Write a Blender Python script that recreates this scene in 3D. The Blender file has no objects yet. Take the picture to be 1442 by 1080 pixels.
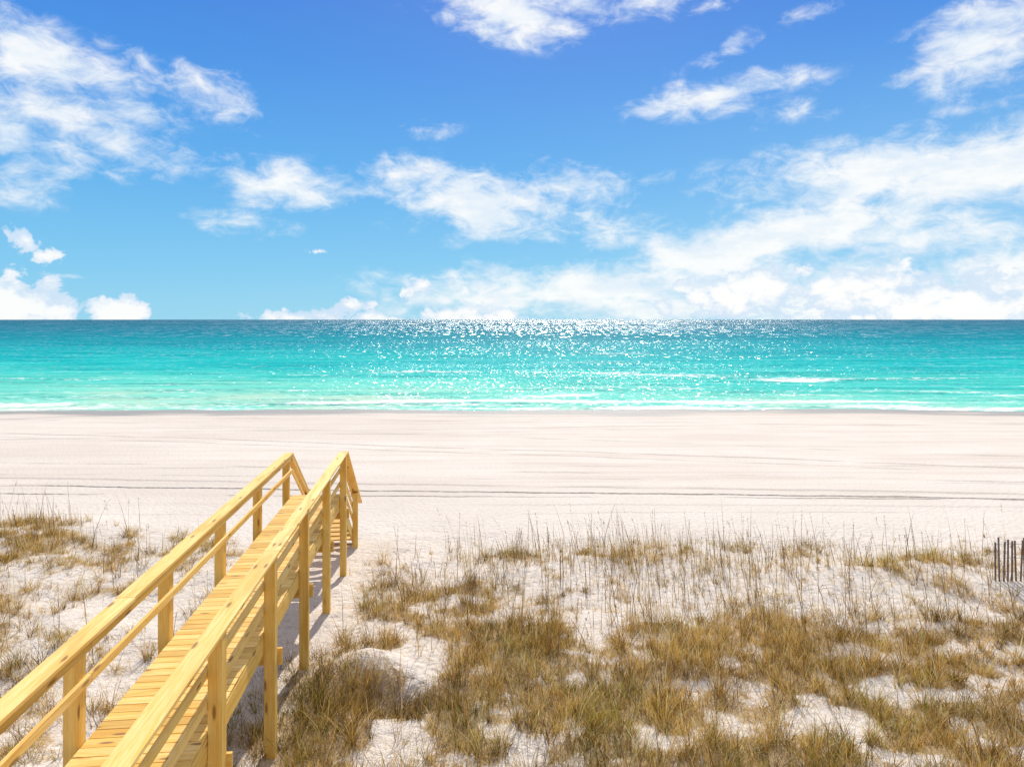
import bpy, math, random
import numpy as np
from mathutils import Vector
random.seed(4); rng=np.random.default_rng(7)
R=math.radians
sc=bpy.context.scene
sc.view_settings.view_transform='Standard'; sc.view_settings.look='None'; sc.view_settings.exposure=0
CAMZ=8.0
HEAD=math.atan(0.106)
SUN_AZ=R(4.5); SUN_EL=R(41)

# ------------------------------------------------------------ numpy noise
def _h(ix,iy,s):
    n=(ix.astype(np.int64)*374761393+iy.astype(np.int64)*668265263+s*974634777)&0xffffffff
    n=((n^(n>>13))*1274126177)&0xffffffff
    n=n^(n>>16)
    return (n&0xffffff)/float(0xffffff)
def vn(x,y,s=0):
    x=np.asarray(x,float);y=np.asarray(y,float)
    ix=np.floor(x);iy=np.floor(y);fx=x-ix;fy=y-iy
    fx=fx*fx*(3-2*fx);fy=fy*fy*(3-2*fy)
    a=_h(ix,iy,s);b=_h(ix+1,iy,s);c=_h(ix,iy+1,s);d=_h(ix+1,iy+1,s)
    return (a*(1-fx)+b*fx)*(1-fy)+(c*(1-fx)+d*fx)*fy
def fbm(x,y,s=0,o=4):
    t=0;a=.5;n=0
    for i in range(o):
        t=t+a*vn(x*2**i+i*17.3,y*2**i+i*9.1,s+i);n+=a;a*=.5
    return t/n
def ss(a,b,x):
    t=np.clip((x-a)/(b-a),0,1);return t*t*(3-2*t)
def bl(x,y,cx,cy,rx,ry):
    return np.exp(-(((x-cx)/rx)**2+((y-cy)/ry)**2))

# ------------------------------------------------------------ terrain functions
def gz(x,y):
    x=np.asarray(x,float);y=np.asarray(y,float)
    z=np.interp(y,[-60,5,12,19,24,60,75,200,600],[2.8,2.35,2.2,2.0,1.72,0,-.7,-4,-5])
    dune=ss(22,16.5,y)
    z=z+dune*(.50*(fbm(x*.22,y*.28,3,3)-.5)+.18*(fbm(x*.9,y*.9,5,3)-.5)+.06*(fbm(x*3,y*3,8,2)-.5)+.035*(fbm(x*5.5,y*5.5,9,2)-.5))
    z=z+.35*bl(x,y,-14,18.5,4,2)+.36*bl(x,y,-2.35,11.1,.6,.4)-.30*bl(x,y,-1.8,10.3,.7,.35)
    z=z+.12*bl(x,y,3,16.5,4,1.2)+.2*bl(x,y,10,15.5,3,1.2)
    beach=ss(18,26,y)*ss(120,70,y)
    z=z+beach*(.05*(fbm(x*.12,y*.5,11,3)-.5)+.16*(fbm(x*.045,y*.02,13,3)-.5)+.07*(fbm(x*.16,y*.03,14,2)-.5))
    z=z-.10*bl(x,y,-15,57.8,6,1.0)-.09*bl(x,y,9,57.6,6,.9)
    return z
def uco(x,y): return (x*math.cos(HEAD)+y*math.sin(HEAD))
def dens(x,y):
    x=np.asarray(x,float);y=np.asarray(y,float)
    n=.42*fbm(x*.6,y*.8,21,3)+.58*fbm(x*2.2,y*2.5,26,4)
    edge=18.1+1.2*(fbm(x*.4,x*0,31,3)-.5)*2
    u=uco(x,y)
    right=ss(-2.2,-1.5,u)
    left=ss(-3.5,-3.9,u)
    near=ss(16.0,10.5,y)
    d=np.clip((n-.475+.085*near)*8,0,1)*(.42+.50*near)
    d=d+.5*bl(x,y,.3,11,3.0,2.6)*ss(.40,.52,n)+.50*bl(x,y,1.0,9.0,5.5,1.6)*ss(.39,.49,n)
    d=d+.5*bl(x,y,-1.0,14.5,1.4,1.2)*ss(.4,.55,n)+.6*bl(x,y,-.3,17.2,.9,.45)+.6*bl(x,y,2.6,16.9,1.6,.5)*ss(.36,.5,n)
    d=d+.4*bl(x,y,7.0,10,4.5,2.2)*ss(.40,.53,n)+.6*bl(x,y,9.6,16.2,1.8,.6)*ss(.36,.5,n)
    d=d*(1-.9*bl(x,y,-3.0,17.3,1.3,1.5))*(1-.95*bl(x,y,-2.4,11.2,.5,.45))*(1-.6*bl(x,y,8,13.8,1.6,.8))*(1-.8*bl(x,y,3.6,9.6,.7,.4))*(1-.4*bl(x,y,4.5,14.6,3.5,.9))
    dr=d*right*ss(edge+.4,edge-.9,y)
    dl=(np.clip((n-.46)*7,0,1)*.6+.8*bl(x,y,-13.2,18.2,1.6,1.5)*ss(.38,.5,n)+.5*bl(x,y,-10.6,16.3,1.4,.5)+.4*bl(x,y,-8.2,9.5,2,1.5))*left*ss(20.2,18.6,y+.15*(x+13))
    mid=(1-right)*(1-left)*.35*ss(13,9,y)
    return np.clip(dr+dl+mid+.8*bl(x,y,-3.15,9.9,.55,1.3)*ss(.38,.5,n),0,1)

# ------------------------------------------------------------ node helpers
class NT:
    def __init__(s,tree): s.t=tree
    def n(s,typ,**k):
        nd=s.t.nodes.new(typ)
        for a,b in k.items():
            if a!='ins': setattr(nd,a,b)
        for kk,v in k.get('ins',{}).items():
            if hasattr(v,'is_output') : s.t.links.new(v,nd.inputs[kk])
            else: nd.inputs[kk].default_value=v
        return nd
    def m(s,op,a,b=0.0,c=None,clamp=False):
        nd=s.n('ShaderNodeMath',operation=op,use_clamp=clamp)
        for i,v in enumerate([a,b]+([c] if c is not None else [])):
            if hasattr(v,'is_output'): s.t.links.new(v,nd.inputs[i])
            else: nd.inputs[i].default_value=v
        return nd.outputs[0]
    def ss(s,v,a,b,lo=0.,hi=1.):
        nd=s.n('ShaderNodeMapRange',interpolation_type='SMOOTHSTEP',ins={'Value':v,'From Min':a,'From Max':b,'To Min':lo,'To Max':hi})
        return nd.outputs['Result']
    def lin(s,v,a,b,lo=0.,hi=1.):
        nd=s.n('ShaderNodeMapRange',ins={'Value':v,'From Min':a,'From Max':b,'To Min':lo,'To Max':hi})
        return nd.outputs['Result']
    def mix(s,f,a,b,bt='MIX'):
        nd=s.n('ShaderNodeMix',data_type='RGBA',blend_type=bt)
        for i,v in ((0,f),(6,a),(7,b)):
            if hasattr(v,'is_output'): s.t.links.new(v,nd.inputs[i])
            else: nd.inputs[i].default_value=v if i==0 else (*v,1)
        return nd.outputs[2]
    def noise(s,vec,scale,detail=4,rough=.55,dist=0,out=0):
        nd=s.n('ShaderNodeTexNoise',noise_dimensions='2D',ins={'Vector':vec,'Scale':scale,'Detail':detail,'Roughness':rough,'Distortion':dist})
        return nd.outputs[out]
    def vscale(s,vec,sc3,loc=(0,0,0),rot=(0,0,0)):
        return s.n('ShaderNodeMapping',ins={'Vector':vec,'Scale':sc3,'Location':loc,'Rotation':rot}).outputs[0]
    def ramp(s,f,stops):
        nd=s.n('ShaderNodeValToRGB',ins={'Fac':f}); cr=nd.color_ramp
        while len(cr.elements)<len(stops): cr.elements.new(.5)
        for e,(p,c) in zip(cr.elements,stops): e.position=p;e.color=(*c,1)
        return nd.outputs[0]
    def l(s,a,b): s.t.links.new(a,b)
def newmat(name):
    m=bpy.data.materials.new(name);m.use_nodes=True;m.node_tree.nodes.clear()
    N=NT(m.node_tree);o=N.n('ShaderNodeOutputMaterial');return m,N,o

def mkmesh(name,verts,faces,mat=None,attrs=None,uvs=None,smooth=False):
    me=bpy.data.meshes.new(name);me.from_pydata(verts,[],faces);me.update()
    if attrs:
        for an,(dom,typ,data) in attrs.items():
            a=me.attributes.new(an,typ,dom)
            a.data.foreach_set('color' if typ=='FLOAT_COLOR' else 'value',np.asarray(data,dtype=np.float32).ravel())
    if uvs is not None:
        u=me.uv_layers.new(name='UVMap');u.data.foreach_set('uv',np.asarray(uvs,dtype=np.float32).ravel())
    if smooth: me.polygons.foreach_set('use_smooth',[True]*len(me.polygons))
    if mat: me.materials.append(mat)
    ob=bpy.data.objects.new(name,me);sc.collection.objects.link(ob);return ob
def mkraw(name,V,loops,starts,totals,mat,col=None,smooth=False):
    me=bpy.data.meshes.new(name)
    me.vertices.add(len(V));me.vertices.foreach_set('co',V.astype(np.float32).ravel())
    me.loops.add(len(loops));me.loops.foreach_set('vertex_index',loops.astype(np.int32))
    me.polygons.add(len(starts));me.polygons.foreach_set('loop_start',starts.astype(np.int32))
    try: me.polygons.foreach_set('loop_total',totals.astype(np.int32))
    except Exception: pass
    me.update(calc_edges=True);me.validate()
    if col is not None:
        a=me.attributes.new('Col','FLOAT_COLOR','POINT');a.data.foreach_set('color',col.astype(np.float32).ravel())
    me.materials.append(mat)
    if smooth: me.polygons.foreach_set('use_smooth',[True]*len(me.polygons))
    ob=bpy.data.objects.new(name,me);sc.collection.objects.link(ob);return ob
def gridmesh(name,xs,ys,zf,mat,attrf):
    X,Y=np.meshgrid(xs,ys);Z=zf(X,Y)
    V=np.stack([X,Y,Z],-1).reshape(-1,3)
    nx,ny=len(xs),len(ys)
    i=np.arange(nx*ny).reshape(ny,nx)
    F=np.stack([i[:-1,:-1],i[:-1,1:],i[1:,1:],i[1:,:-1]],-1).reshape(-1,4)
    ob=mkraw(name,V,F.ravel(),np.arange(len(F))*4,np.full(len(F),4),mat,None,True)
    for an,d in attrf(X,Y).items():
        a=ob.data.attributes.new(an,'FLOAT','POINT');a.data.foreach_set('value',np.asarray(d,dtype=np.float32).ravel())
    return ob
def geo(a,b,n): return list(np.geomspace(a,b,n))

# ------------------------------------------------------------ sand
m_sand,N,o=newmat('sand')
pos=N.n('ShaderNodeNewGeometry').outputs['Position']
X,Y,Z=N.n('ShaderNodeSeparateXYZ',ins={'Vector':pos}).outputs
n1=N.noise(pos,.35,3);n2=N.noise(pos,9,4,.65)
nst=N.noise(N.vscale(pos,(.06,.9,1)),1,4,.6)
nbig=N.noise(N.vscale(pos,(.025,.10,1)),1,4,.6)
col=N.mix(n1,(.67,.59,.505),(.78,.70,.62))
col=N.mix(N.ss(n2,.3,.7,0,.35),col,(.55,.46,.37))
beachm=N.ss(Y,20,26)
col=N.mix(N.m('MULTIPLY',N.ss(nst,.42,.7,0,.5),beachm),col,(.57,.48,.40))
col=N.mix(N.m('MULTIPLY',N.ss(nbig,.45,.68,0,.45),beachm),col,(.57,.49,.42))
wob=N.noise(N.vscale(pos,(.05,.0,0)),1,2)
wob2=N.noise(N.vscale(pos,(.5,.3,0)),1,3)
yy=N.m('ADD',Y,N.m('MULTIPLY',N.m('SUBTRACT',wob,.5),1.6))
yy=N.m('ADD',yy,N.m('MULTIPLY',N.m('SUBTRACT',wob2,.5),.30))
brk=N.noise(N.vscale(pos,(.12,1.2,0)),1,4,.65)
fine=N.noise(N.vscale(pos,(4,8,0)),1,3,.7)
tracks=None
for y0,sl,w,st,lo in [(24.9,-.055,.16,1.0,.26),(24.1,-.02,.12,.9,.38),(26.1,-.07,.26,.35,.38),(22.8,-.01,.2,.2,.4),(27.6,-.04,.18,.3,.46),
        (35.8,-.238,.24,.45,.36),(34.2,-.238,.24,.36,.40),(30.4,.03,.22,.3,.5),(29.2,-.1,.24,.40,.47),(46,.1,.42,.36,.44),(44,.13,.4,.28,.47),(41.,-.3,.35,.3,.46),(50.5,-.1,.45,.3,.46),(21.5,.02,.1,.3,.5)]:
    d=N.m('ABSOLUTE',N.m('SUBTRACT',N.m('SUBTRACT',yy,y0),N.m('MULTIPLY',X,sl)))
    t=N.m('MULTIPLY',N.ss(d,w,w*.3,0,st),N.ss(brk,lo,lo+.14))
    tracks=t if tracks is None else N.m('MAXIMUM',tracks,t)
tracks=N.m('MULTIPLY',tracks,N.ss(fine,.3,.55,.4,1))
col=N.mix(N.m('MULTIPLY',tracks,.9),col,(.10,.08,.07))
lit=N.n('ShaderNodeAttribute',attribute_name='litter').outputs['Fac']
n3=N.noise(pos,2.2,5,.7);n4=N.noise(N.vscale(pos,(30,14,1)),1,3,.7)
lf=N.ss(N.m('ADD',N.m('MULTIPLY',lit,.9),N.m('ADD',N.m('MULTIPLY',N.m('SUBTRACT',n3,.5),1.3),N.m('MULTIPLY',N.m('SUBTRACT',n4,.5),1.5))),.34,.72)
lf=N.m('MULTIPLY',lf,N.ss(lit,.03,.2))
lcol=N.mix(n4,(.18,.105,.04),(.60,.41,.18))
spk=N.m('MULTIPLY',N.ss(N.noise(N.vscale(pos,(14,9,1)),1,3,.75),.60,.70),N.ss(Y,19.5,17.5))
lf=N.m('MAXIMUM',N.m('MULTIPLY',lf,.78),N.m('MULTIPLY',spk,.34))
col=N.mix(lf,col,lcol)
zz=N.m('ADD',Z,N.m('MULTIPLY',N.m('SUBTRACT',N.noise(N.vscale(pos,(.07,.3,0)),1,3),.5),.60))
wet=N.m('MULTIPLY',N.ss(zz,.30,.12),N.ss(Y,40,50))
col=N.mix(wet,col,(.33,.30,.265))
b1=N.m('ADD',N.m('MULTIPLY',N.noise(pos,7,3,.6),.045),N.m('MULTIPLY',N.noise(pos,28,3,.65),.020))
vor=N.n('ShaderNodeTexVoronoi',voronoi_dimensions='2D',feature='F1',ins={'Vector':pos,'Scale':4.2,'Randomness':1.0})
b1=N.m('ADD',b1,N.m('MULTIPLY',N.ss(vor.outputs['Distance'],.05,.40),.025))
b1=N.m('MULTIPLY',b1,N.ss(Y,19,27,1.0,.6))
bmp=N.n('ShaderNodeBump',ins={'Height':b1,'Strength':.8,'Distance':1.0})
p=N.n('ShaderNodeBsdfPrincipled',ins={'Base Color':col,'Roughness':N.m('SUBTRACT',.95,N.m('MULTIPLY',wet,.5)),'Normal':bmp.outputs[0],'Specular IOR Level':.12})
N.l(p.outputs[0],o.inputs[0])
xs=np.array([-x for x in geo(60,15000,22)][::-1]+list(np.arange(-59,-20,1.))+list(np.arange(-20,20,.1))+list(np.arange(20,60,1.))+geo(60,15000,22))
ys=np.array([-y for y in geo(6,6000,16)][::-1]+list(np.arange(-5,5,.5))+list(np.arange(5,21,.1))+list(np.arange(21,75,.4))+geo(75,20000,22))
gridmesh('sand_beach',xs,ys,gz,m_sand,lambda x,y:{'litter':dens(x,y)})

# ------------------------------------------------------------ sea
m_sea,N,o=newmat('sea_water')
pos=N.n('ShaderNodeNewGeometry').outputs['Position']
X,Y,Z=N.n('ShaderNodeSeparateXYZ',ins={'Vector':pos}).outputs
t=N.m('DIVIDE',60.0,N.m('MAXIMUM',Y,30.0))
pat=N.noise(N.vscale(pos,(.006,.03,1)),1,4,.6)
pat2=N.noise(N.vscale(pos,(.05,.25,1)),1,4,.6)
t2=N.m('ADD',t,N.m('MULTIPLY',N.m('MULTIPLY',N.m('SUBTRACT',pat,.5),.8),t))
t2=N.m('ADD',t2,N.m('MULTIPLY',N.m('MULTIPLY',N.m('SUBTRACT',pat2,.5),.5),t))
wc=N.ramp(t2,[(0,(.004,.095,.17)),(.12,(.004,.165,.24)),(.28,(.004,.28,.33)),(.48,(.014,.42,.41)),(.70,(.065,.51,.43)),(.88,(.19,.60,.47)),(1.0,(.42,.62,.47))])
w1=N.noise(N.vscale(pos,(.035,.30,1)),1,8,.72)
w2=N.noise(N.vscale(pos,(.7,2.4,1)),1,3,.6)
dark=N.m('ADD',N.m('MULTIPLY',N.m('SUBTRACT',w1,.5),1.9),N.m('MULTIPLY',N.m('SUBTRACT',w2,.5),1.1))
wc=N.mix(N.ss(dark,.02,.45,0,.68),wc,(.003,.14,.17))
wc=N.mix(N.ss(dark,-.05,-.5,0,.50),wc,(.24,.74,.66))
fa=N.n('ShaderNodeAttribute',attribute_name='foam').outputs['Fac']
fn=N.noise(N.vscale(pos,(.8,1.9,1)),1,5,.75)
fn2=N.noise(N.vscale(pos,(.12,.5,1)),1,3,.6)
ff=N.m('ADD',fa,N.m('ADD',N.m('MULTIPLY',N.m('SUBTRACT',fn,.5),2.7),N.m('MULTIPLY',N.m('SUBTRACT',fn2,.5),1.5)))
foam=N.m('MULTIPLY',N.ss(ff,.40,.76,0,.92),N.ss(fa,.02,.15))
wcp=N.m('MULTIPLY',N.ss(N.noise(N.vscale(pos,(.22,1.1,1)),1,4,.7),.665,.715),N.ss(Y,450,110,0,.85))
foam=N.m('MAXIMUM',foam,wcp)
def slope(sc3,amp,det):
    c=N.noise(N.vscale(pos,sc3),1,det,.6,out=1)
    v=N.n('ShaderNodeVectorMath',operation='SUBTRACT',ins={0:c,1:(.5,.5,.5)}).outputs[0]
    return N.n('ShaderNodeVectorMath',operation='MULTIPLY',ins={0:v,1:(amp*1.5,amp,0)}).outputs[0]
vs=slope((.9,2.0,1),1.0,1)
vs=N.n('ShaderNodeVectorMath',operation='ADD',ins={0:vs,1:(0,-.14,1)}).outputs[0]
nrm=N.n('ShaderNodeVectorMath',operation='NORMALIZE',ins={0:vs}).outputs[0]
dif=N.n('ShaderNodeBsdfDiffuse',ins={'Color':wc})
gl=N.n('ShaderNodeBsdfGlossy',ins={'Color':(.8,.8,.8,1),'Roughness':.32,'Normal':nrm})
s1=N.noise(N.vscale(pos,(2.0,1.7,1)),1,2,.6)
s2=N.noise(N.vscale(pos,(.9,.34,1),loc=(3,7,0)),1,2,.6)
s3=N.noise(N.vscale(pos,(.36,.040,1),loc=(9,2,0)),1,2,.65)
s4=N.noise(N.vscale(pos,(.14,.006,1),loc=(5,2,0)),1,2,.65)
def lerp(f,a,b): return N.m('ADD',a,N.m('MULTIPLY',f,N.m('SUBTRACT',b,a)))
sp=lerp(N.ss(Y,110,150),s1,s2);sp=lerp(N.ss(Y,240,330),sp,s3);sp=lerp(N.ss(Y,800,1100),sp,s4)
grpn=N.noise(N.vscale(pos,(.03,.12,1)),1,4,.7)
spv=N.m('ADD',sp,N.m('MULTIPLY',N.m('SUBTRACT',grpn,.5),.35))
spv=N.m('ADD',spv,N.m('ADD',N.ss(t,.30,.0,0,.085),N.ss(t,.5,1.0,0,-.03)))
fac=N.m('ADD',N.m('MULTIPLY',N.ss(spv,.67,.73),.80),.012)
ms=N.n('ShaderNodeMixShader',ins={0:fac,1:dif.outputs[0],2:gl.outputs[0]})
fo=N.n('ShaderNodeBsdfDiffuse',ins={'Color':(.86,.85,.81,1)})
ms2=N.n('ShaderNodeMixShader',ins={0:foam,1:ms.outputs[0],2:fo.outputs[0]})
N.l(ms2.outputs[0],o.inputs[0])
BREAK=[(-14,104,10,2.0,.65,0),(-26,98,12,.9,.35,.02),(17,100,7,2.2,.75,0),(25,97,6,2.4,.9,.03),(38,90,8,2.0,.85,-.03),(31,93.5,5,1.6,.6,0),(52,92.5,10,1.5,.5,.02),(14,128,9,2.6,.55,0),(24,160,8,4.0,.55,0),(-60,92,16,1.2,.42,.02),(64,68.5,12,1.3,.8,0),(10,80,14,1,.42,0),(-30,76,14,1,.45,0),(40,76,14,1,.45,0),(-48,82,10,1,.42,0),(-8,86,10,1.2,.42,0)]
def seaz(x,y):
    z=0*x
    near=ss(58,66,y)*ss(900,300,y)
    z=z+near*(.12*(fbm(x*.05,y*.22,41,3)-.5)*2+.05*(fbm(x*.3,y*.8,43,2)-.5))
    for cx,cy,rx,ry,a,s in BREAK:
        z=z+.32*a*np.exp(-((x-cx)/rx)**2-((y-cy-s*(x-cx)-.5*np.sin(x*.2+cx))/1.1)**2)
    z=z+.12*np.exp(-((y-64.5-1.2*(fbm(x*.05,x*0,51,2)-.5)*2)/.8)**2)*fbm(x*.07,x*0,52,2)
    return z
def seaattr(x,y):
    f=0*x
    for cx,cy,rx,ry,a,s in BREAK:
        yc=cy+s*(x-cx)+.7*np.sin(x*.3+cx)
        f=np.maximum(f,a*.9*np.exp(-((x-cx)/rx)**4-((y-yc+.4)/(ry*.9))**2))
    g=gz(x,y)
    w=fbm(x*.08,x*0,60,3)
    f=np.maximum(f,(.45+.45*ss(.35,.6,w))*np.exp(-((g+.06)/.07)**2))
    w=fbm(x*.06,x*0,61,3)
    f=np.maximum(f,(.25+.7*ss(.42,.6,w))*np.exp(-((g+.25-.16*(vn(x*.11,0*x,63)-.5))/.08)**2))
    w=fbm(x*.05,x*0,71,3)
    f=np.maximum(f,(.22+.6*ss(.46,.6,w))*np.exp(-((g+.50-.20*(vn(x*.09,0*x,64)-.5))/.07)**2))
    f=np.maximum(f,.34*ss(-.6,0,g))
    return {'foam':f}
xs=np.array([-x for x in geo(91,20000,26)][::-1]+list(np.arange(-90,90.1,.6))+geo(91,20000,26))
ys=np.array(list(np.arange(50,112,.22))+geo(112,400,90)+geo(405,45000,40))
gridmesh('sea_water',xs,ys,seaz,m_sea,seaattr)

# ------------------------------------------------------------ wood
def woodmat(name,c1,c2,c3,grey=0):
    m,N,o=newmat(name)
    uv=N.n('ShaderNodeUVMap',uv_map='UVMap').outputs[0]
    tone=N.n('ShaderNodeAttribute',attribute_name='tone').outputs['Fac']
    g=N.noise(N.vscale(uv,(1.2,26,1)),1,5,.6,1.2)
    g2=N.noise(N.vscale(uv,(.7,5,1)),1,3,.5,.8)
    fine=N.noise(N.vscale(uv,(6,160,1)),1,2,.6)
    c=N.mix(N.ss(g,.35,.68),c1,c2)
    c=N.mix(N.ss(g2,.42,.72,0,.6),c,c3)
    c=N.mix(N.ss(fine,.5,.75,0,.35),c,c3)
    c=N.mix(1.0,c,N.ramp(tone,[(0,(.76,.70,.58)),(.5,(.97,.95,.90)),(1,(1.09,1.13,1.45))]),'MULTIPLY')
    vo=N.n('ShaderNodeTexVoronoi',voronoi_dimensions='2D',feature='F1',ins={'Vector':N.vscale(uv,(1.4,5.5,1)),'Scale':1.0})
    kn=N.m('MULTIPLY',N.ss(vo.outputs['Distance'],.15,.05),N.ss(N.n('ShaderNodeSeparateColor',ins={0:vo.outputs['Color']}).outputs[0],.45,.5))
    c=N.mix(N.m('MULTIPLY',kn,.8),c,(.20,.075,.02))
    b=N.n('ShaderNodeBump',ins={'Height':N.m('ADD',g,N.m('MULTIPLY',fine,.5)),'Strength':.3,'Distance':.01})
    p=N.n('ShaderNodeBsdfPrincipled',ins={'Base Color':c,'Roughness':.65,'Normal':b.outputs[0],'Specular IOR Level':.3})
    N.l(p.outputs[0],o.inputs[0]);return m
m_wood=woodmat('pine_lumber',(.84,.59,.19),(.79,.47,.085),(.62,.31,.035))
m_old=woodmat('weathered_wood',(.22,.16,.12),(.16,.11,.08),(.10,.07,.05))
class Boards:
    def __init__(s): s.V=[];s.F=[];s.U=[];s.T=[]
    def add(s,p0,p1,w,t,side=None,tone=None):
        p0=Vector(p0);p1=Vector(p1);a=(p1-p0);L=a.length;a.normalize()
        sd=Vector(side) if side else Vector((1,0,0))
        sd=(sd-a*sd.dot(a)).normalized();th=a.cross(sd).normalized()
        b=len(s.V);ou=random.uniform(0,50);ov=random.uniform(0,50)
        for k in (0,1):
            for i,j in ((-1,-1),(1,-1),(1,1),(-1,1)):
                s.V.append(tuple((p0 if k==0 else p1)+sd*(i*w/2)+th*(j*t/2)))
        fs=[((0,1,5,4),w),((1,2,6,5),t),((2,3,7,6),w),((3,0,4,7),t)]
        tn=random.random() if tone is None else tone
        acc=0
        for f,wd in fs:
            q=[b+i for i in f];s.F.append(q);s.T.append(tn)
            s.U+= [(ou,ov+acc),(ou,ov+acc+wd),(ou+L,ov+acc+wd),(ou+L,ov+acc)];acc+=wd
        for f in ((3,2,1,0),(4,5,6,7)):
            s.F.append([b+i for i in f]);s.T.append(tn*.5)
            s.U+= [(ou,ov),(ou+.02,ov),(ou+.02,ov+t),(ou,ov+t)]
    def build(s,name,mat,parent=None,bev=.004):
        ob=mkmesh(name,s.V,s.F,mat,{'tone':('FACE','FLOAT',s.T)},s.U)
        bm=__import__('bmesh').new();bm.from_mesh(ob.data);__import__('bmesh').ops.recalc_face_normals(bm,faces=bm.faces);bm.to_mesh(ob.data);bm.free()
        if bev:
            md=ob.modifiers.new('bevel','BEVEL');md.width=bev;md.segments=2;md.limit_method='ANGLE'
        if parent: ob.parent=parent
        return ob
walk=bpy.data.objects.new('wooden_boardwalk',None);sc.collection.objects.link(walk);walk.rotation_euler=(0,0,HEAD)
def lw(u,v): return (u*math.cos(HEAD)-v*math.sin(HEAD),u*math.sin(HEAD)+v*math.cos(HEAD))
def lg(u,v): return float(gz(*lw(u,v)))
DZ=3.95;TOP=4.95;END=16.12
UL,UR=-3.46,-2.19
postv=[-1.8,.4,2.6,4.8,7.0,9.2,11.4,13.6,15.9]
P=Boards();
for v in postv:
    for u in (UL,UR):
        vv=v+random.uniform(-.03,.03)+(-.12 if u==UL and v<15 else 0)
        P.add((u,vv,lg(u,vv)-.5),(u,vv,TOP-.042),.14,.14,(1,0,0),.15+.5*random.random())
P.build('posts',m_wood,walk,.006)
C=Boards()
for u,js in ((-3.43,[-2.2,2.6,7.9,END]),(-2.20,[-2.2,4.8,9.3,END])):
    for a,b in zip(js[:-1],js[1:]):
        du=random.uniform(-.008,.008)
        C.add((u+du,a+.003,TOP-.02),(u+du,b-.003,TOP-.02),.20,.04,(1,0,0),.7+.3*random.random())
C.build('handrail_caps',m_wood,walk)
Rl=Boards()
for ui,side in ((UL+.07+.021,0),(UR-.07-.021,1)):
    for zt,h in ((TOP-.045,.09),(TOP-.37,.09),(TOP-.68,.09)):
        if side==0 and zt==TOP-.68: continue
        for a,b in ((-2.2,2.5),(2.5,7.0),(7.0,11.4),(11.4,END-.03)):
            Rl.add((ui,a+.002,zt-h/2),(ui,b-.002,zt-h/2),.04,h,(1,0,0))
Rl.build('side_rails',m_wood,walk)
D=Boards();v=-2.2
while v<END-.05:
    w=.138
    D.add((UL+.075,v+w/2,DZ-.018+random.uniform(-.001,.001)),(UR-.075,v+w/2,DZ-.018),w,.036,(0,1,0))
    v+=w+.008
D.build('deck_planks',m_wood,walk,.004)
S=Boards()
for u in (UL+.07+.022,UR-.07-.022):
    for a,b in ((-2.2,2.5),(2.5,7.0),(7.0,11.4),(11.4,END-.03)):
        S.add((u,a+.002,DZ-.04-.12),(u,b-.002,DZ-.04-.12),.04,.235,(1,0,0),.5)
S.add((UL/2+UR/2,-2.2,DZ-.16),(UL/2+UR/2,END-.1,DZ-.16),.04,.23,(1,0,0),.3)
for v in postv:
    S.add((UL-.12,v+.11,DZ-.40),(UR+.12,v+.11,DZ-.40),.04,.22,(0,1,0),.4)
S.build('joists_and_beams',m_wood,walk)
T=Boards();n=10;run=.285;gb=min(lg(-2.8,18.9),2.05);rise=(DZ-gb)/n
for i in range(1,n):
    z=DZ-rise*i;vv=END+run*(i-.5)
    for k in (-.5,.5):
        T.add((UL+.10,vv+k*.142,z-.02),(UR-.10,vv+k*.142,z-.02),.135,.038,(0,1,0))
T.build('stair_treads',m_wood,walk)
Q=Boards();vb=END+run*(n-.5)+.1
for u in (UL+.07+.012,UR-.07-.012):
    Q.add((u,END-.02,DZ-.18),(u,vb,DZ-.18-(vb-END)*rise/run),.03,.26,(1,0,0),.5)
sl=rise/run
ve=END+2.8
for u in (UL,UR):
    vp=18.15
    zt=TOP-.02-(vp-END)*sl
    Q.add((u,vp,lg(u,vp)-.4),(u,vp,zt-.06),.13,.13,(1,0,0),.4)
    Q.add((u+(.015 if u==UL else -.005),END+.006,TOP-.022),(u+(.015 if u==UL else -.005),ve,TOP-.022-(ve-END)*sl),.19,.04,(1,0,0),.8)
    ui=u+.087 if u==UL else u-.087
    for d in (.10,.40,.70):
        if u==UL and d==.70: continue
        Q.add((ui,END+.0,TOP-d),(ui,ve-.1,TOP-d-(ve-.1-END)*sl),.035,.10,(1,0,0),.6)
Q.build('stair_rails',m_wood,walk)

# ------------------------------------------------------------ sand fence
fen=bpy.data.objects.new('sand_fence',None);sc.collection.objects.link(fen)
F=Boards();W=Boards()
pts=[]
for i in range(70):
    x=10.45+i*.095;y=14.75-.10*i*.095+.15*math.sin(i*.12)
    z=float(gz(x,y));h=.92+random.uniform(-.08,.05)
    lx=random.uniform(-.05,.05);ly=random.uniform(-.03,.03)
    F.add((x,y,z-.1),(x+lx,y+ly,z+h),.038,.010,(1,0,0));pts.append((x,y+.01,z))
for hh in (.2,.5,.8):
    for a,b in zip(pts[:-1],pts[1:]):
        W.add((a[0],a[1],a[2]+hh),(b[0],b[1],b[2]+hh),.006,.006,(0,1,0))
for i in (8,34,60):
    x,y,z=pts[i];W.add((x,y+.05,z-.3),(x,y+.05,z+1.15),.06,.06,(1,0,0))
F.build('slats',m_old,fen,0);W.build('wires_and_stakes',m_old,fen,0)

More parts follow.
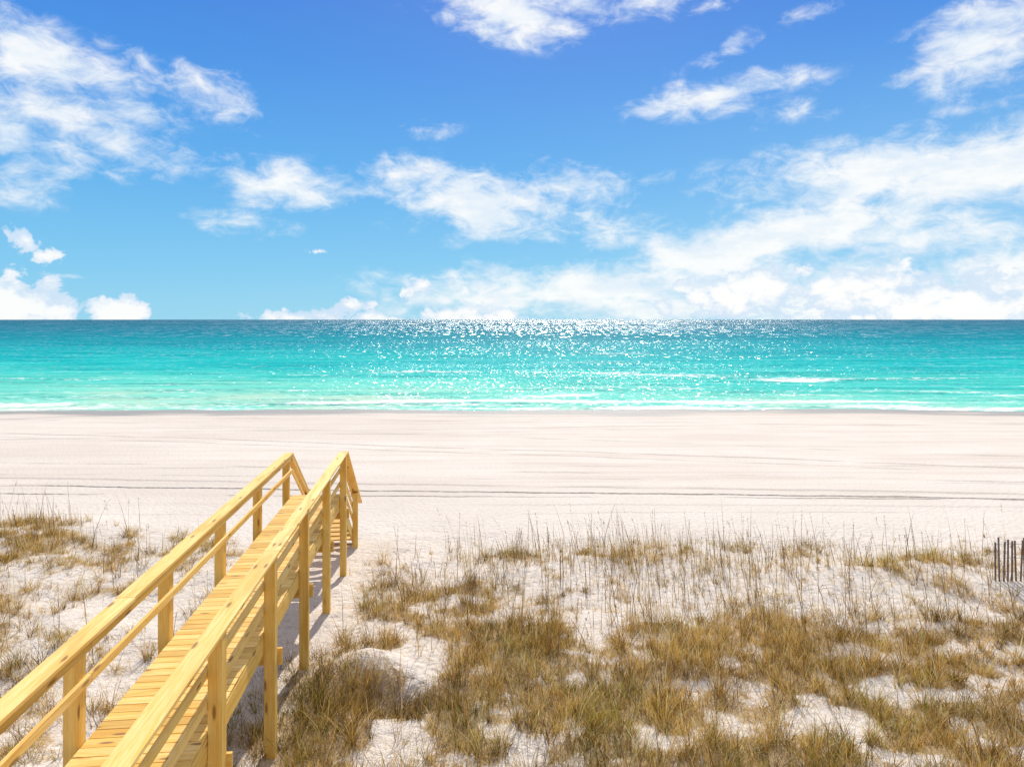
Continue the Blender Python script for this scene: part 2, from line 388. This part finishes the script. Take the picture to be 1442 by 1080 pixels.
# ------------------------------------------------------------ grass
m_grass,N,o=newmat('dry_grass')
c=N.n('ShaderNodeAttribute',attribute_name='Col').outputs['Color']
d=N.n('ShaderNodeBsdfDiffuse',ins={'Color':c});tr=N.n('ShaderNodeBsdfTranslucent',ins={'Color':c})
N.l(N.n('ShaderNodeMixShader',ins={0:.42,1:d.outputs[0],2:tr.outputs[0]}).outputs[0],o.inputs[0])
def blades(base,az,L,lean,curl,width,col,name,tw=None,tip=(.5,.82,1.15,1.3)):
    n=len(base);ts=np.array([0,.38,.72,1.0])
    dh=np.stack([np.cos(az),np.sin(az),0*az],-1)
    tw=rng.uniform(0,math.pi,n) if tw is None else tw
    sd=np.stack([np.cos(tw),np.sin(tw),0*tw],-1)
    V=np.zeros((n,7,3))
    k=0
    for i,t in enumerate(ts):
        hor=(lean*t+curl*t*t)*L
        up=L*t*np.sqrt(np.clip(1-(lean+curl*t)**2*.8,.04,1))
        pnt=base+dh*hor[:,None];pnt[:,2]+=up
        wd=width*[1,.85,.55,0][i]
        if i<3:
            V[:,k]=pnt-sd*wd[:,None]/2;V[:,k+1]=pnt+sd*wd[:,None]/2;k+=2
        else: V[:,k]=pnt
    off=(np.arange(n)*7)[:,None]
    lp=(np.array([0,1,3,2, 2,3,5,4, 4,5,6])[None]+off).ravel()
    st=(np.array([0,4,8])[None]+(np.arange(n)*11)[:,None]).ravel()
    to=np.tile([4,4,3],n)
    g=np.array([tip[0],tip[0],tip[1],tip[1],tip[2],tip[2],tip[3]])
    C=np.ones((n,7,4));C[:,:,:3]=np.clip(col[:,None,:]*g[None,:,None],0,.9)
    return V.reshape(-1,3),lp,st,to,C.reshape(-1,4)
def merge(parts,name):
    vo=0;lo=0;A=[[],[],[],[],[]]
    for V,lp,st,to,C in parts:
        A[0].append(V);A[1].append(lp+vo);A[2].append(st+lo);A[3].append(to);A[4].append(C)
        vo+=len(V);lo+=len(lp)
    A=[np.concatenate(a) for a in A]
    return mkraw(name,A[0],A[1],A[2],A[3],m_grass,A[4])
PAL=np.array([(.78,.51,.15),(.70,.41,.085),(.84,.62,.27),(.30,.16,.045),(.46,.39,.09),(.86,.70,.38),(.72,.45,.08)])
def cols(n,pw):
    pw=np.array(pw,float);pw/=pw.sum()
    c=PAL[rng.choice(len(PAL),n,p=pw)]*rng.uniform(.75,1.2,(n,1));return np.clip(c,0,.88)
NT_=135000
cx=rng.uniform(-20,19,NT_);cy=rng.uniform(6.5,20.5,NT_)
dd=dens(cx,cy);keep=(rng.random(NT_)<dd**1.2*.33)&(np.abs(cx)<cy*.82+2.0)
cx,cy,dd=cx[keep],cy[keep],dd[keep]
nb=rng.integers(5,28,len(cx))
idx=np.repeat(np.arange(len(cx)),nb);n=len(idx)
crad=rng.uniform(.02,.13,len(cx))[idx];a0=rng.uniform(0,2*math.pi,n);rr=np.sqrt(rng.random(n))*crad
bx=cx[idx]+np.cos(a0)*rr;by=cy[idx]+np.sin(a0)*rr
base=np.stack([bx,by,gz(bx,by)-.02],-1)
tall=rng.lognormal(0,.45,len(cx))
hh=(.21*tall*(.75+.45*dd))[idx]*rng.uniform(.45,1.4,n);hh=np.clip(hh,.05,.75)
az=a0+rng.normal(0,.9,n)
green=(bl(bx,by,-.4,9.0,1.4,.9)*.8+.5*bl(bx,by,-3.8,10.5,.7,1.5)+.55*ss(.50,.72,fbm(bx*.6,by*.6,91,2)))
cc=cols(n,[5,4,3,2.6,1.2,1.4,3]);gm=(rng.random(n)<green*.5)
cc[gm]=np.array([.38,.38,.085])*rng.uniform(.55,1.3,(gm.sum(),1))
ck=rng.choice(3,len(cx),p=[.25,.43,.32]);ct=np.array([(1.12,1.15,1.35),(1,.95,.85),(.46,.41,.38)])[ck]*rng.uniform(.8,1.15,(len(cx),1))
cc=np.clip(cc*ct[idx],0,.88)
dk=bl(bx,by,-1.6,10.1,1.1,.55)+.9*bl(bx,by,-3.3,10.2,.6,1.5)+.5*ss(.55,.7,fbm(bx*1.1,by*1.3,95,2))  # dark brush and patches, plus shade under the boardwalk put into blade colour
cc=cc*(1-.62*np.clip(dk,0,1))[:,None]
parts=[blades(base,az,hh,rng.uniform(.0,.6,n),rng.uniform(.0,.5,n),rng.uniform(.004,.009,n),cc,'g')]
NL=360000
lx=rng.uniform(-20,19,NL);ly=rng.uniform(6.5,20.5,NL);ld=dens(lx,ly)
k=(rng.random(NL)<ld*.42+.03)&(np.abs(lx)<ly*.82+2.0)&(ly<18.6);lx,ly=lx[k],ly[k];n=len(lx)
base=np.stack([lx,ly,gz(lx,ly)+.004],-1)
parts.append(blades(base,rng.uniform(0,6.28,n),rng.uniform(.06,.22,n),rng.uniform(.92,1.05,n),rng.uniform(-.05,.08,n),rng.uniform(.004,.009,n),cols(n,[4,4,3,6,.3,3,2]),'l',tip=(1,1,1,1)))
merge(parts,'dune_grass')
def oatpos(n,cx,cy,sx,sy): return np.stack([rng.normal(cx,sx,n),rng.normal(cy,sy,n)],-1)
op=[oatpos(80,2.3,16.9,.6,.5),oatpos(85,.2,16.8,.9,.5),oatpos(160,4.6,16.4,1.7,.7),oatpos(60,6.8,16.2,1.0,.6),oatpos(130,-13.6,18.0,1.3,1.0),oatpos(30,-10,16.6,.8,.6),
    oatpos(210,2.5,14.2,2.8,1.3),oatpos(240,7.5,13.5,3,1.8),oatpos(60,9.5,16.,1.6,.6),oatpos(30,-1.2,15.5,.7,1),oatpos(60,-11,13,3,2.5),oatpos(150,1,11.5,3,1.2)]
g=np.stack([rng.uniform(-18,18,3600),rng.uniform(8,18.5,3600)],-1);g=g[rng.random(3600)<dens(g[:,0],g[:,1])*.5];op.append(g)
op=np.concatenate(op);u=uco(op[:,0],op[:,1]);op=op[((u<-3.7)|(u>-1.9))&(op[:,1]<20)]
n=len(op)
base=np.stack([op[:,0],op[:,1],gz(op[:,0],op[:,1])-.03],-1)
L=rng.uniform(.35,1.0,n)*rng.choice([1,1,1.45],n)*np.where(op[:,1]<12,.65,1);az=rng.normal(2.6,1.3,n);le=np.abs(rng.normal(.06,.11,n));cu=np.abs(rng.normal(.06,.12,n))
oc=np.where(rng.random((n,1))<.65,np.array([[.17,.105,.05]]),np.array([[.55,.42,.24]]))*rng.uniform(.6,1.3,(n,1))
parts=[blades(base,az,L,le,cu,rng.uniform(.008,.014,n),oc,'s',rng.normal(0,.5,n),tip=(1,1,1,1))]
hs=rng.random(n)<.4
m=14
ib=np.repeat(np.where(hs)[0],m);t=rng.uniform(.76,1.0,len(ib))
hor=(le[ib]*t+cu[ib]*t*t)*L[ib];up=L[ib]*t*np.sqrt(np.clip(1-(le[ib]+cu[ib]*t)**2*.8,.04,1))
hb=base[ib].copy();hb[:,0]+=np.cos(az[ib])*hor;hb[:,1]+=np.sin(az[ib])*hor;hb[:,2]+=up
parts.append(blades(hb,rng.uniform(0,6.28,len(ib)),rng.uniform(.02,.05,len(ib)),rng.uniform(.3,.8,len(ib)),rng.uniform(.1,.4,len(ib)),rng.uniform(.007,.012,len(ib)),np.array([.38,.26,.13])*rng.uniform(.6,1.3,(len(ib),1)),'h'))
m=7;ib=np.repeat(np.arange(n),m);bb=base[ib]+np.concatenate([rng.normal(0,.03,(len(ib),2)),np.zeros((len(ib),1))],1)
parts.append(blades(bb,rng.uniform(0,6.28,len(ib)),rng.uniform(.12,.40,len(ib)),rng.uniform(.1,.5,len(ib)),rng.uniform(.2,.6,len(ib)),rng.uniform(.004,.008,len(ib)),cols(len(ib),[4,4,2,3,1,1,3]),'b'))
merge(parts,'sea_oats')

# ------------------------------------------------------------ sky
w=bpy.data.worlds.new('World');sc.world=w;w.use_nodes=True;w.node_tree.nodes.clear();N=NT(w.node_tree)
w.cycles.sampling_method='MANUAL';w.cycles.sample_map_resolution=256
o=N.n('ShaderNodeOutputWorld')
tc=N.n('ShaderNodeTexCoord').outputs['Generated']
dx,dy,dz=N.n('ShaderNodeSeparateXYZ',ins={'Vector':tc}).outputs
az=N.m('ARCTAN2',dx,dy);el=N.m('ARCSINE',dz)
ae=N.n('ShaderNodeCombineXYZ',ins={0:az,1:el}).outputs[0]
sky=N.n('ShaderNodeTexSky',sky_type='NISHITA',sun_disc=False,sun_elevation=SUN_EL,sun_rotation=SUN_AZ)
skc=N.n('ShaderNodeVectorMath',operation='SCALE',ins={0:sky.outputs[0],'Scale':.07}).outputs[0]
elf=N.m('DIVIDE',el,math.pi/2)
grad=N.ramp(elf,[(0,(.31,.72,.95)),(.04,(.21,.62,.94)),(.13,(.10,.44,.90)),(.22,(.055,.30,.84)),(.30,(.04,.215,.76)),(.6,(.03,.14,.5)),(1,(.03,.12,.42))])
base=N.mix(.12,grad,skc)
base=N.mix(N.m('MULTIPLY',N.ss(az,-.1,.7,0,.38),N.ss(el,.45,.0)),base,(.52,.76,.96))
def A(px,py): 
    X=(px-721)/961;return math.atan(X),math.atan(((450-py)/961)/math.sqrt(1+X*X))
def blobs(lst,vec,ext):
    acc=None
    for px,py,rx,ry,rot,a in lst:
        la,le_=A(px,py);k=1/(1+((px-721)/961)**2)
        mp=N.n('ShaderNodeMapping',vector_type='TEXTURE',ins={'Vector':vec,'Location':(la,le_,0),'Rotation':(0,0,R(rot)),'Scale':(rx/961*k,ry/961,1)}).outputs[0]
        ln=N.n('ShaderNodeVectorMath',operation='LENGTH',ins={0:mp}).outputs['Value']
        v=N.lin(ln,ext,.0,0,a)
        acc=v if acc is None else N.m('MAXIMUM',acc,v)
    return acc
wn=N.noise(N.vscale(ae,(5,8,1)),1,3,.5,out=1)
wv=N.n('ShaderNodeVectorMath',operation='SCALE',ins={0:N.n('ShaderNodeVectorMath',operation='SUBTRACT',ins={0:wn,1:(.5,.5,.5)}).outputs[0],'Scale':.05}).outputs[0]
aw=N.n('ShaderNodeVectorMath',operation='ADD',ins={0:ae,1:wv}).outputs[0]
WISP=[(40,90,150,50,-16,1),(150,125,120,36,-10,.9),(150,200,170,40,-12,1),(270,120,110,30,-15,.8),(15,205,100,52,0,.95),(255,238,50,16,0,.9),
 (410,265,140,36,-8,.95),(690,290,210,54,-8,1.08),(790,268,130,38,0,1),(470,290,60,25,0,.75),(870,265,80,18,8,.75),(560,268,100,22,0,.7),
 (720,15,130,34,-5,1.05),(870,5,150,26,0,1.15),(1370,65,120,46,18,1.1),(1290,95,80,16,20,.85),(1000,135,140,24,5,.82),(1110,160,70,14,10,.6),(1030,68,100,16,15,.5),(1140,25,90,14,10,.55),
 (1240,255,260,60,5,1.2),(1410,235,180,66,0,1.15),(1190,200,70,18,0,.8),(1390,145,110,20,8,.7),(1110,335,270,36,12,1.25),(960,365,210,34,10,1.05),(1330,330,220,44,0,.9),
 (345,320,80,16,-5,.8),(585,180,60,16,10,.6),(20,275,60,14,-15,.65),(100,393,45,6,0,.6),(860,405,330,50,4,1.2),(1150,400,260,46,0,1.1),(720,425,140,28,0,1.05),(1400,400,220,56,0,.95),(1250,440,400,32,0,1.05),(960,430,300,32,0,1.1)]
bw=blobs(WISP,aw,1.5)
nf=N.noise(N.vscale(ae,(8,16,1),rot=(0,0,R(-4))),1,8,.58,.3)
nf2=N.noise(N.vscale(ae,(26,48,1),rot=(0,0,R(8))),1,6,.66,.4)
off=N.m('MAXIMUM',N.ss(N.m('ABSOLUTE',az),.72,1.0),N.ss(el,.50,.7))  # unseen cloud cover beyond the view, added as white fill light
bw=N.m('MAXIMUM',bw,N.m('MULTIPLY',off,.72))
v=N.m('ADD',bw,N.m('ADD',N.m('MULTIPLY',N.m('SUBTRACT',nf,.5),1.8),N.m('MULTIPLY',N.m('SUBTRACT',nf2,.5),1.0)))
mw=N.ss(v,.18,1.12)
mw=N.m('MULTIPLY',mw,N.ss(bw,.0,.3))
CUM=[(38,338,30,20,-30,1),(66,362,34,13,-5,1),(22,428,80,42,0,1.2),(88,440,40,28,0,1.2),(168,444,64,24,0,1.3),(415,448,84,18,0,1.1),(597,402,44,15,10,1.0),(640,446,66,20,0,1.15),(495,430,30,12,0,.9),(516,448,50,12,0,.9),
 (1065,415,150,36,0,1.1),(1225,415,80,48,0,1.2),(1320,428,180,46,0,1.2),(1410,442,110,30,0,1.15),(1120,385,34,10,0,.95),(444,355,16,8,0,.9),(700,448,80,14,0,1),(560,450,200,7,0,.8)]
bc=blobs(CUM,ae,1.5)
nc=N.noise(N.vscale(ae,(24,30,1)),1,7,.62,.2)
vc=N.m('ADD',bc,N.m('MULTIPLY',N.m('SUBTRACT',nc,.5),2.0))
mc=N.m('MULTIPLY',N.ss(vc,.42,.62),N.ss(bc,.0,.2))
shade=N.noise(N.vscale(ae,(9,26,1),loc=(0,.4,0)),1,6,.6)
ccol=N.mix(N.ss(shade,.38,.68,0,.6),(1.02,1.02,1.0),(.68,.82,.96))
c1=N.mix(N.m('MULTIPLY',mw,.93),base,ccol)
cc2=N.mix(N.ss(N.m('ADD',vc,N.m('MULTIPLY',N.m('SUBTRACT',shade,.5),1.4)),.5,1.1),(.66,.80,.95),(1.03,1.02,1.0))
c2=N.mix(N.m('MULTIPLY',mc,.92),c1,cc2)
c2=N.mix(N.ss(dz,.0,-.02),c2,(.45,.45,.42))
bg=N.n('ShaderNodeBackground',ins={'Color':c2,'Strength':1.0});N.l(bg.outputs[0],o.inputs[0])

# ------------------------------------------------------------ sun + camera
s=bpy.data.lights.new('sun','SUN');s.energy=4.6;s.angle=R(.6);s.color=(1,.94,.85)
so=bpy.data.objects.new('sun',s);sc.collection.objects.link(so)
dv=Vector((math.sin(SUN_AZ)*math.cos(SUN_EL),math.cos(SUN_AZ)*math.cos(SUN_EL),math.sin(SUN_EL)))
so.rotation_euler=dv.to_track_quat('Z','Y').to_euler();so.location=dv*60
cd=bpy.data.cameras.new('camera');cd.sensor_width=36;cd.lens=961/1442*36;cd.shift_y=-90/1442;cd.clip_end=100000;cd.clip_start=.1
co=bpy.data.objects.new('camera',cd);sc.collection.objects.link(co);co.location=(0,0,CAMZ);co.rotation_euler=(R(90),0,0)
sc.camera=co
